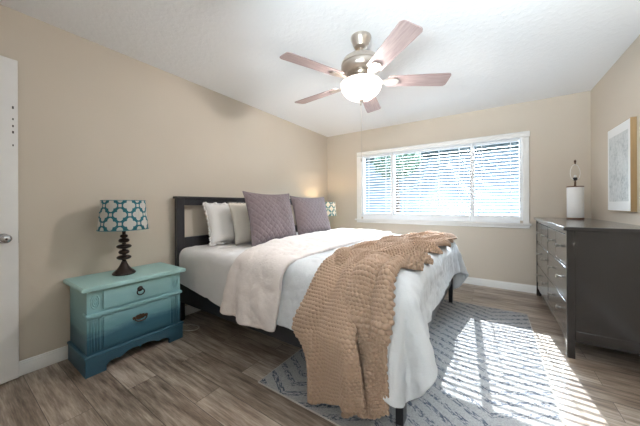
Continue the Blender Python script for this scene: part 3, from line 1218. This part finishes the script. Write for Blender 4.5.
def pillow(name, label, mat, base, w, h, thick, lean, yaw=0.0, roll=0.0, n=50, group=None, quilt=0, seed=0, ears=0.06, trim=None):
    """stands on base (x,y,z of the middle of its lower edge), facing +x, leaning back by lean"""
    t = thing(name, label, 'pillow', base, group)
    Mx = Matrix.Translation(Vector(base)) @ Matrix.Rotation(yaw, 4, 'Z') @ Matrix.Rotation(-lean, 4, 'Y') @ Matrix.Rotation(roll, 4, 'X')
    # local (x across, y up, z out) -> world (y across, z up, x out)
    Bs = Matrix(((0, 0, 1, 0), (1, 0, 0, 0), (0, 1, 0, 0), (0, 0, 0, 1)))
    MM = np.array(Mx @ Bs @ Matrix.Translation(Vector((0, h / 2, 0))))

    def tf(P):
        return P @ MM[:3, :3].T + MM[:3, 3]
    F, B = pillow_pts(w, h, thick, n, ears, quilt, seed)
    mb = MB()
    mb.grid(tf(F))
    mb.grid(tf(B), flip=True)
    o = mb.build('cushion', mat, t, smooth=180)
    wd = o.modifiers.new('weld', 'WELD')
    wd.merge_threshold = 0.0005
    rim = np.concatenate([F[0, :-1], F[:-1, -1], F[-1, :0:-1], F[:0:-1, 0]])
    if trim == 'ruffle':
        m_ = len(rim)
        c = rim.mean(0)
        rows = []
        fine = 6
        rr = np.concatenate([rim, rim[:1]])
        R = np.stack([np.interp(np.arange(0, m_, 1 / fine), np.arange(m_ + 1), rr[:, k]) for k in range(3)], 1)
        K = len(R)
        for q in (0, 0.5, 1.0):
            tv = np.roll(R, -3, 0) - np.roll(R, 3, 0)
            tv /= np.linalg.norm(tv, axis=1)[:, None]
            out = np.stack([tv[:, 1], -tv[:, 0], 0 * tv[:, 0]], 1)
            ph = np.arange(K) / K * 2 * PI * 62
            rr_ = R + out * (q * (0.017 + 0.006 * np.sin(ph * 0.5 + 1)))[:, None]
            rr_[:, 2] += q * 0.010 * np.sin(ph)
            rows.append(rr_)
        G = np.stack(rows, 0)
        G = np.concatenate([G, G[:, :1]], 1)
        rf = cloth_obj('ruffle', tf(G), mat, t, 0.003, 0, offset=0)
    elif trim == 'welt':
        mb = MB()
        mb.tube([tuple(p) for p in tf(rim)], 0.0055, 6, closed=True)
        mb.build('welt', mat, t, smooth=180)
    elif trim == 'fringe':
        mb = MB()
        top = rim[[i for i in range(len(rim)) if rim[i][1] > h / 2 * 0.86]]
        top = top[np.argsort(top[:, 0])]
        R = np.stack([np.interp(np.linspace(0, len(top) - 1, 240), np.arange(len(top)), top[:, k]) for k in range(3)], 1)
        rows = []
        for q in (0, 0.5, 1.0):
            r2 = R.copy()
            hgt = np.where(np.arange(240) % 3 == 0, 0.004, 0.016 + 0.010 * rng.random(240))
            r2[:, 1] += q * hgt
            r2[:, 2] += q * 0.005 * rng.normal(size=240)
            rows.append(r2)
        mb.grid(tf(np.stack(rows, 0)))
        mb.build('fringe', mat, t, smooth=180)
    return t


pillow('white_pillow', 'white pillow with ruffled edge standing against the headboard', 'pillow_white', (0.27, 2.01, 0.742), 0.90, 0.42, 0.19, math.radians(16), seed=1, trim='ruffle', ears=0.04)
pillow('cream_pillow', 'cream linen pillow between the white pillow and the quilted cushion', 'pillow_cream', (0.465, 2.13, 0.734), 0.86, 0.43, 0.17, math.radians(15), seed=2, ears=0.05, trim='fringe')
pillow('quilted_cushion', 'large mauve-grey quilted cushion nearest the viewer, left of its twin', 'mauve', (0.71, 2.055, 0.733), 0.72, 0.55, 0.20, math.radians(13), yaw=math.radians(2), n=150, quilt=0.072, seed=3, ears=0.09, trim='welt',
       group='quilted cushions on the bed')
pillow('quilted_cushion', 'mauve-grey quilted cushion on the window side, right of its twin', 'mauve', (0.70, 2.82, 0.733), 0.72, 0.53, 0.20, math.radians(15), yaw=math.radians(-3), n=150, quilt=0.072, seed=4, ears=0.09, trim='welt',
       group='quilted cushions on the bed')

# ------------------------------------------------------------------ nightstand
ns = thing('nightstand', 'teal ombre two-drawer nightstand left of the bed', 'nightstand', (0.22, 0.865, 0), 'teal bedside nightstands')
NY0, NY1 = 0.56, 1.175
XF = 0.405
MB().box(0.03, XF, NY0, NY1, 0.10, 0.566).build('body', 'ombre', ns, bevel=0.003)
MB().prism([(NY0 - 0.036, 0.574), (NY0 - 0.028, 0.566), (NY1 + 0.022, 0.566), (NY1 + 0.03, 0.574), (NY1 + 0.03, 0.588), (NY1 + 0.018, 0.598), (NY0 - 0.024, 0.598), (NY0 - 0.036, 0.588)], 'x', 0.016, 0.446).build('top', 'ombre', ns, bevel=0.005)
# plinth with scalloped apron
AP = [(NY0 - 0.012, 0.0), (NY0 + 0.10, 0.0)]
yl, yr = NY0 + 0.10, NY1 - 0.10
W_ = yr - yl
cur = [(0.0, 0.0), (0.0, 0.032), (0.012, 0.046), (0.03, 0.056), (0.055, 0.058), (0.075, 0.052), (0.09, 0.056), (0.12, 0.074), (0.16, 0.082), (0.20, 0.078), (W_ / 2, 0.060)]
AP += [(yl + a, b) for a, b in cur] + [(yr - a, b) for a, b in cur[::-1][1:]]
AP += [(NY1 + 0.012, 0.0), (NY1 + 0.012, 0.118), (NY0 - 0.012, 0.118)]
ap2 = []
for p in AP:
    if not ap2 or math.dist(p, ap2[-1]) > 1e-6:
        ap2.append(p)
pm = MB()
pm.prism(ap2, 'x', XF, XF + 0.018)
pm.build('apron', 'ombre', ns, bevel=0.002)
for y0, y1 in ((NY0 - 0.012, NY0), (NY1, NY1 + 0.012)):
    MB().prism([(0.03, 0), (XF, 0), (XF, 0.118), (0.03, 0.118)], 'y', y0, y1).build('side_plinth', 'ombre', ns, bevel=0.002)
MB().box(0.03, XF + 0.024, NY0 - 0.018, NY1 + 0.018, 0.118, 0.136).build('base_moulding', 'ombre', ns, bevel=0.006, seg=3)
MB().box(0.34, XF + 0.02, NY0 - 0.008, NY1 + 0.008, 0.384, 0.408).build('waist_moulding', 'ombre', ns, bevel=0.006, seg=3)
for y0, kind in ((NY0 + 0.008, 0), (NY1 - 0.078, 1)):
    fm = MB()
    for k in range(4):
        yy = y0 + 0.012 + k * 0.0155
        fm.lathe([(0.0065, 0), (0.0065, 0.215)], (XF + 0.001, yy, 0.152), 12)
    fm.build('fluted_pilaster', 'ombre', ns, smooth=50)
    cm = MB()
    yc = y0 + 0.035
    for ry, rz, rr in ((0.022, 0.045, 0.0035), (0.013, 0.028, 0.003)):
        cm.tube([(XF + 0.002, yc + ry * math.cos(a), 0.486 + rz * math.sin(a)) for a in np.linspace(0, 2 * PI, 28, endpoint=False)], rr, 6, closed=True)
    for a in np.linspace(0, 2 * PI, 8, endpoint=False):
        cm.tube([(XF + 0.001, yc, 0.486), (XF + 0.004, yc + 0.005 * math.cos(a), 0.486 + 0.01 * math.sin(a)), (XF + 0.001, yc + 0.01 * math.cos(a), 0.486 + 0.022 * math.sin(a))], [0.002, 0.003, 0.001], 6)
    cm.build('carved_medallion', 'ombre', ns, smooth=60)
DY0, DY1 = NY0 + 0.085, NY1 - 0.085
for z0, z1, kind in ((0.42, 0.556, 'ring'), (0.152, 0.372, 'bail')):
    d = MB()
    d.box(XF, XF + 0.012, DY0, DY1, z0, z1)
    dr = d.build('drawer', 'ombre', ns, bevel=0.007, seg=3)
    yc = (DY0 + DY1) / 2
    if kind == 'ring':
        zc = 0.497
        h = MB()
        h.lathe([(0.02, 0.0), (0.018, 0.003), (0.007, 0.006), (0.006, 0.014), (0.0, 0.016)], (XF + 0.012, yc, zc + 0.008), 20, axis='x')
        h.tube([(XF + 0.022 + 0.004 * abs(math.sin(a / 2)), yc + 0.024 * math.sin(a), zc - 0.012 + 0.022 * math.cos(a)) for a in np.linspace(0, 2 * PI, 24, endpoint=False)], 0.0042, 8, closed=True)
        h.build('ring_pull', 'dark_bronze', dr, smooth=50)
    else:
        zc = 0.292
        h = MB()
        pl = [(-0.052, 0.0), (-0.046, 0.014), (-0.03, 0.012), (-0.022, 0.022), (-0.008, 0.020), (0, 0.028), (0.008, 0.020), (0.022, 0.022), (0.03, 0.012), (0.046, 0.014), (0.052, 0.0),
              (0.046, -0.016), (0.03, -0.012), (0.018, -0.022), (0.0, -0.026), (-0.018, -0.022), (-0.03, -0.012), (-0.046, -0.016)]
        h.prism([(yc + a, zc + 0.004 + b * 0.75) for a, b in pl], 'x', XF + 0.012, XF + 0.0155)
        for s in (-1, 1):
            h.lathe([(0.009, 0), (0.009, 0.004), (0.005, 0.006), (0.005, 0.016), (0.0, 0.018)], (XF + 0.0155, yc + s * 0.036, zc + 0.004), 14, axis='x')
        h.tube([(XF + 0.027, yc - 0.036, zc + 0.004), (XF + 0.03, yc - 0.037, zc - 0.010), (XF + 0.031, yc - 0.022, zc - 0.021), (XF + 0.031, yc, zc - 0.024), (XF + 0.031, yc + 0.022, zc - 0.021), (XF + 0.03, yc + 0.037, zc - 0.010), (XF + 0.027, yc + 0.036, zc + 0.004)], 0.0042, 8)
        h.build('bail_pull', 'old_brass', dr, smooth=50)

# table lamp
lp = thing('table_lamp', 'table lamp with teal trellis shade on the teal nightstand', 'lamp', (0.225, 0.832, 0.5985), 'trellis-shade bedside lamps')
c = (0.225, 0.832, 0.5985)
MB().lathe([(0.072, 0.0), (0.076, 0.006), (0.074, 0.014), (0.064, 0.024), (0.048, 0.038), (0.034, 0.058), (0.024, 0.078), (0.018, 0.092), (0.02, 0.097)], c, 40).build('base', 'dark_bronze', lp, smooth=50)
st = MB()
prof = [(0.014, 0.097)]
for zc, rr in ((0.13, 0.048), (0.172, 0.036), (0.216, 0.050), (0.262, 0.036), (0.297, 0.026)):
    hh = 0.0175 if rr > 0.03 else 0.013
    for a in np.linspace(-PI / 2, PI / 2, 11):
        prof.append((0.013 + (rr - 0.013) * math.cos(a) ** 0.9, zc + hh * math.sin(a)))
prof += [(0.012, 0.313), (0.012, 0.36), (0.0, 0.36)]
st.lathe(prof, c, 36)
st.build('stem', 'dark_bronze', lp, smooth=60)
sh = MB()
sprof = [(0.162, 0.348), (0.151, 0.463), (0.140, 0.578)]
rep_u = 8
k = 2 * PI * 0.16 / rep_u
n = 64
vs, fs, uvs = [], [], []
rows = np.linspace(0, 1, 9)
for j, q in enumerate(rows):
    for i in range(n + 1):
        a = 2 * PI * i / n + 0.3
        r_ = 0.162 - 0.022 * q
        vs.append((c[0] + r_ * math.cos(a), c[1] + r_ * math.sin(a), c[2] + 0.348 + 0.230 * q))
        uvs.append((rep_u * i / n, 0.23 * q / k * 0.92 + 0.12))
for j in range(8):
    for i in range(n):
        fs.append((j * (n + 1) + i, j * (n + 1) + i + 1, (j + 1) * (n + 1) + i + 1, (j + 1) * (n + 1) + i))
sh.add(vs, fs, uvs)
so = sh.build('lamp_shade', 'shade', lp, smooth=180)
sd = so.modifiers.new('thickness', 'SOLIDIFY')
sd.thickness = 0.002
for r_, z_ in ((0.1625, 0.350), (0.1405, 0.576)):
    rg = MB()
    rg.tube([(c[0] + r_ * math.cos(a), c[1] + r_ * math.sin(a), c[2] + z_) for a in np.linspace(0, 2 * PI, 64, endpoint=False)], 0.0028, 6, closed=True)
    rg.build('trim_ring', 'shade_lining', so, smooth=180)
hp = MB()
for a in (0, 2 * PI / 3, 4 * PI / 3):
    hp.tube([(c[0], c[1], c[2] + 0.545), (c[0] + 0.14 * math.cos(a), c[1] + 0.14 * math.sin(a), c[2] + 0.573)], 0.002, 6)
hp.tube([(c[0], c[1] + 0.02, c[2] + 0.36), (c[0], c[1] + 0.05, c[2] + 0.43), (c[0], c[1] + 0.04, c[2] + 0.51), (c[0], c[1], c[2] + 0.545), (c[0], c[1] - 0.04, c[2] + 0.51), (c[0], c[1] - 0.05, c[2] + 0.43), (c[0], c[1] - 0.02, c[2] + 0.36)], 0.002, 6)
hp.build('harp', 'nickel', lp, smooth=60)
bl = MB()
bl.lathe([(0.012, 0.36), (0.013, 0.385), (0.028, 0.415), (0.031, 0.44), (0.022, 0.465), (0.0, 0.474)], c, 20)
bl.build('bulb', 'ceramic', lp, smooth=60)

# far bedside: twin nightstand and twin lamp, lit
ns2 = copy_tree(ns)
ns2.location = (0.22, 3.735, 0)
tag(ns2, 'matching teal nightstand on the window side of the bed, mostly hidden', 'nightstand')
lp2 = copy_tree(lp)
lp2.location = (0.30, 3.72, 0.5985)
tag(lp2, 'lit table lamp peeking out behind the quilted cushions near the window', 'lamp')
bd = bpy.data.lights.new('bedside_bulb', 'POINT')
bd.energy = 3.5
bd.color = (1.0, 0.72, 0.42)
bd.shadow_soft_size = 0.03
bo = bpy.data.objects.new('bedside_bulb', bd)
COL.objects.link(bo)
bo.location = (0.30, 3.72, 0.5985 + 0.50)

# ------------------------------------------------------------------ dresser
ds = thing('dresser', 'dark espresso eight-drawer dresser along the right wall', 'dresser', (3.33, 3.37, 0))
X0, X1, EY0, EY1 = 3.095, 3.578, 2.585, 4.16
MB().box(3.075, 3.582, 2.565, 4.18, 0.935, 0.963).build('top', 'espresso', ds, bevel=0.003)
for x in (X0, X1 - 0.045):
    for y in (EY0, EY1 - 0.042):
        MB().box(x, x + 0.045, y, y + 0.042, 0, 0.935).build('leg', 'espresso', ds, bevel=0.003)
for y in (EY0 + 0.008, EY1 - 0.028):
    MB().box(X0 + 0.045, X1 - 0.045, y, y + 0.02, 0.20, 0.935).build('side_panel', 'espresso', ds, bevel=0.002)
    MB().box(X0 + 0.045, X1 - 0.045, y - 0.003 if y < 3 else y, y + 0.023, 0.125, 0.205).build('side_rail', 'espresso', ds, bevel=0.003)
MB().box(X1 - 0.03, X1 - 0.018, EY0 + 0.042, EY1 - 0.042, 0.13, 0.935).build('back_panel', 'espresso', ds)
fr_ = MB()
fr_.box(X0 + 0.006, X0 + 0.028, EY0 + 0.042, EY1 - 0.042, 0.905, 0.935)
fr_.box(X0 + 0.006, X0 + 0.028, EY0 + 0.042, EY1 - 0.042, 0.105, 0.175)
for z0 in (0.395, 0.655):
    fr_.box(X0 + 0.006, X0 + 0.028, EY0 + 0.042, EY1 - 0.042, z0, z0 + 0.02)
ym = (EY0 + EY1) / 2
fr_.box(X0 + 0.006, X0 + 0.028, ym - 0.01, ym + 0.01, 0.175, 0.905)
fr_.box(X0 + 0.03, X0 + 0.04, EY0 + 0.042, EY1 - 0.042, 0.175, 0.905)
fr_.build('face_frame', 'espresso', ds, bevel=0.002)


def dknob(parent, y, zc):
    k = MB()
    k.lathe([(0.007, 0.0), (0.006, -0.012), (0.009, -0.017), (0.016, -0.023), (0.016, -0.028), (0.010, -0.031), (0.0, -0.032)], (X0 + 0.004, y, zc), 18, axis='x')
    k.build('knob', 'nickel', parent, smooth=50)


g = 0.0025
a0, a1 = EY0 + 0.042, EY1 - 0.042
q1, q2 = (a0 + ym - 0.01) / 2, (ym + 0.01 + a1) / 2
for y0, y1 in ((a0, q1), (q1, ym - 0.01), (ym + 0.01, q2), (q2, a1)):
    d = MB().box(X0 + 0.004, X0 + 0.03, y0 + g, y1 - g, 0.675 + g, 0.905 - g).build('small_drawer', 'espresso', ds, bevel=0.003)
    dknob(d, (y0 + y1) / 2, 0.795)
for z0, z1 in ((0.415, 0.655), (0.175, 0.395)):
    for y0, y1 in ((a0, ym - 0.01), (ym + 0.01, a1)):
        d = MB().box(X0 + 0.004, X0 + 0.03, y0 + g, y1 - g, z0 + g, z1 - g).build('drawer', 'espresso', ds, bevel=0.003)
        for f_ in (0.25, 0.75):
            dknob(d, y0 + (y1 - y0) * f_, (z0 + z1) / 2 + 0.01)

# white cylinder lamp without a shade
l3 = thing('shadeless_lamp', 'white ceramic cylinder lamp without a shade on the dark dresser', 'lamp', (3.40, 3.90, 0.9635))
c = (3.40, 3.90, 0.9635)
MB().lathe([(0.070, 0), (0.070, 0.016), (0.0, 0.016)], c, 40).build('foot', 'lampwood', l3, bevel=0.002)
MB().lathe([(0.066, 0.016), (0.069, 0.019), (0.069, 0.345), (0.066, 0.348), (0, 0.348)], c, 48).build('body', 'ceramic', l3, smooth=50)
MB().lathe([(0.070, 0.348), (0.070, 0.360), (0.0, 0.360)], c, 40).build('cap', 'lampwood', l3, bevel=0.002)
MB().lathe([(0.014, 0.360), (0.010, 0.366), (0.008, 0.383), (0.010, 0.400), (0.007, 0.408), (0.007, 0.423)], c, 20).build('neck', 'old_brass', l3, smooth=50)
MB().lathe([(0.012, 0.423), (0.018, 0.428), (0.018, 0.450), (0.014, 0.456), (0.0, 0.456)], c, 20).build('socket', 'socket_black', l3, smooth=50)
MB().lathe([(0.011, 0.456), (0.012, 0.478), (0, 0.483)], c, 16).build('bulb_cup', 'ceramic', l3, smooth=50)
hpp = [(c[0], c[1] + 0.012, c[2] + 0.39), (c[0], c[1] + 0.04, c[2] + 0.41)]
ux, uy = rt.x, rt.y
har = [(0.018, 0.430), (0.045, 0.453), (0.055, 0.493), (0.052, 0.538), (0.030, 0.583), (0.0, 0.603), (-0.030, 0.583), (-0.052, 0.538), (-0.055, 0.493), (-0.045, 0.453), (-0.018, 0.430)]
MB().tube([(c[0] + a * ux, c[1] + a * uy, c[2] + b) for a, b in har], 0.003, 8).build('harp', 'ceramic', l3, smooth=60)
MB().lathe([(0.006, 0.601), (0.006, 0.618), (0.011, 0.626), (0.009, 0.638), (0.004, 0.648), (0.0, 0.652)], c, 16).build('finial', 'old_brass', l3, smooth=50)

# picture
py0, py1, pz0, pz1 = 3.09, 3.575, 1.065, 1.822
pc = thing('framed_print', 'pale grey abstract print in an oak frame on the right wall', 'picture', (W, (py0 + py1) / 2, pz0))
fm = MB()
d0, d1 = W - 0.035, W - 0.0005
ft = 0.004
fm.box(d0, d1, py0, py0 + ft, pz0, pz1).box(d0, d1, py1 - ft, py1, pz0, pz1).box(d0, d1, py0 + ft, py1 - ft, pz0, pz0 + ft).box(d0, d1, py0 + ft, py1 - ft, pz1 - ft, pz1)
fm.build('frame', 'oak', pc, bevel=0.0015)
MB().box(W - 0.0355, W - 0.012, py0 + ft + 0.001, py1 - ft - 0.001, pz0 + ft + 0.001, pz1 - ft - 0.001).build('print', 'art', pc)

# ------------------------------------------------------------------ ceiling fan
FX, FY = 1.792, 1.855
fan = thing('ceiling_fan', 'five-blade ceiling fan with a lit frosted bowl light', 'ceiling fan', (FX, FY, H))
fc = (FX, FY, 0)
MB().lathe([(0.0, H - 0.0005), (0.078, H - 0.0005), (0.080, H - 0.012), (0.072, H - 0.03), (0.062, H - 0.055), (0.052, H - 0.078), (0.03, H - 0.088), (0.0, H - 0.088)], fc, 40).build('canopy', 'fan_steel', fan, smooth=40)
MB().lathe([(0.0, 2.36), (0.013, 2.36), (0.013, 2.29), (0.0, 2.29)], fc, 20).build('downrod', 'fan_steel', fan, smooth=40)
MB().lathe([(0.0, 2.305), (0.03, 2.303), (0.05, 2.294), (0.10, 2.283), (0.135, 2.262), (0.150, 2.238), (0.154, 2.220), (0.147, 2.216), (0.147, 2.206), (0.154, 2.202), (0.153, 2.185), (0.140, 2.165), (0.115, 2.150), (0.098, 2.142), (0.0, 2.142)], fc, 56).build('motor_housing', 'fan_steel', fan, smooth=30)
sw = MB()
sw.lathe([(0.0, 2.142), (0.085, 2.142), (0.088, 2.125), (0.072, 2.115), (0.068, 2.09), (0.10, 2.086), (0.149, 2.084), (0.149, 2.078), (0.0, 2.078)], fc, 48)  # wide bottom pan added to block lamp light going up
for k in range(16):
    a = 2 * PI * k / 16
    sw.box(-0.002, 0.002, -0.012, 0.012, 2.146, 2.160, Matrix.Translation((FX, FY, 0)) @ Matrix.Rotation(a, 4, 'Z') @ Matrix.Translation((0.112, 0, 0)))
sw.build('switch_housing', 'fan_steel', fan, smooth=30)
for k in range(5):
    a = math.radians(-41 + 72 * k)
    Mb = Matrix.Translation((FX, FY, 2.09)) @ Matrix.Rotation(a, 4, 'Z') @ Matrix.Rotation(math.radians(-12), 4, 'X')
    out = []
    r0, r1 = 0.205, 0.668

    def hw(r_):
        q = (r_ - r0) / (r1 - r0)
        return 0.058 + 0.014 * q
    cr = 0.028
    pts = [(r0, -hw(r0) + 0.01), (r0 + 0.012, -hw(r0))]
    pts += [(r1 - cr + cr * math.sin(t_), -hw(r1) + cr - cr * math.cos(t_)) for t_ in np.linspace(0, PI / 2, 8)]
    pts += [(r1 - cr + cr * math.cos(t_), hw(r1) - cr + cr * math.sin(t_)) for t_ in np.linspace(0, PI / 2, 8)]
    pts += [(r0 + 0.012, hw(r0)), (r0, hw(r0) - 0.01)]
    th = 0.0055
    nP = len(pts)
    vs = [Mb @ Vector((x, y, z_)) for z_ in (0, th) for x, y in pts]
    uvs = [(x, y) for _ in (0, 1) for x, y in pts]
    fs = [tuple(range(nP))[::-1], tuple(range(nP, 2 * nP))] + [(i, (i + 1) % nP, nP + (i + 1) % nP, nP + i) for i in range(nP)]
    b = MB().add(vs, fs, uvs).build('blade', 'blade', fan)
    ir = MB()
    ipts = [(0.085, -0.016), (0.15, -0.013), (0.19, -0.030), (0.235, -0.040), (0.265, -0.036), (0.285, -0.02), (0.29, 0.0), (0.285, 0.02), (0.265, 0.036), (0.235, 0.040), (0.19, 0.030), (0.15, 0.013), (0.085, 0.016)]
    vs = [Mb @ Vector((x, y, (-0.0065 if s == 0 else -0.0005) + (0.03 if x < 0.1 else 0.0))) for s in (0, 1) for x, y in ipts]
    nI = len(ipts)
    fs = [tuple(range(nI))[::-1], tuple(range(nI, 2 * nI))] + [(i, (i + 1) % nI, nI + (i + 1) % nI, nI + i) for i in range(nI)]
    ir.add(vs, fs)
    for sx, sy in ((0.225, 0.022), (0.225, -0.022), (0.268, 0.0)):
        ir.lathe([(0.0055, -0.0065), (0.0045, -0.0085), (0, -0.0092)], (0, 0, 0), 10, Mb @ Matrix.Translation((sx, sy, 0)))
    ir.build('blade_iron', 'fan_steel', b, smooth=30)
bw = MB()
prof = []
for t_ in np.linspace(0, PI / 2, 16):
    prof.append((0.156 * math.cos(t_), 2.068 - 0.118 * math.sin(t_)))
bw.lathe([(0.146, 2.077), (0.154, 2.076), (0.159, 2.072)] + prof[:-1] + [(0.0, 2.068 - 0.118)], fc, 56, cap=False)
bw.build('bowl_light', 'bowl', fan, smooth=180)
MB().lathe([(0.0, 1.953), (0.020, 1.950), (0.022, 1.944), (0.013, 1.936), (0.008, 1.925), (0.010, 1.918), (0.006, 1.908), (0.0, 1.905)], fc, 20).build('finial', 'fan_steel', fan, smooth=50)
pcn = MB()
pcn.tube([(FX, FY, 1.906), (FX, FY, 1.50)], 0.0013, 6)
pcn.build('pull_chain', 'nickel', fan, smooth=180)
MB().lathe([(0.0, 1.50), (0.004, 1.498), (0.006, 1.485), (0.005, 1.472), (0.0, 1.468)], fc, 12).build('chain_pull', 'nickel', fan, smooth=180)
fl = bpy.data.lights.new('fan_lamp', 'POINT')
fl.energy = 52
fl.color = (0.98, 0.98, 1.0)
fl.shadow_soft_size = 0.035
flo = bpy.data.objects.new('fan_lamp', fl)
COL.objects.link(flo)
flo.location = (FX, FY, 2.025)

# ------------------------------------------------------------------ small things on the floor and wall
cd = MB()
cp = spline([(0.06, 1.25, 0.30), (0.04, 1.28, 0.10), (0.10, 1.27, 0.004), (0.21, 1.31, 0.004), (0.27, 1.355, 0.004), (0.36, 1.37, 0.004), (0.395, 1.32, 0.004), (0.34, 1.265, 0.004), (0.24, 1.23, 0.004), (0.12, 1.225, 0.004)], 10)
cd.tube([tuple(p) for p in cp[::4]], 0.003, 6)
co = cd.build('lamp_cord', 'cord', None, smooth=180, origin=(0.25, 1.3, 0))
tag(co, 'pale lamp cord looped on the floor between nightstand and bed', 'cord')
ol = thing('wall_outlet', 'white outlet plate on the tan wall low behind the bed', 'outlet', (0, 1.55, 0.3))
MB().box(0.0005, 0.006, 1.515, 1.585, 0.245, 0.36).build('plate', 'trim', ol, bevel=0.002)
for z_ in (0.282, 0.323):
    MB().box(0.006, 0.0075, 1.533, 1.567, z_ - 0.014, z_ + 0.014).build('socket', 'ceramic', ol, bevel=0.001)
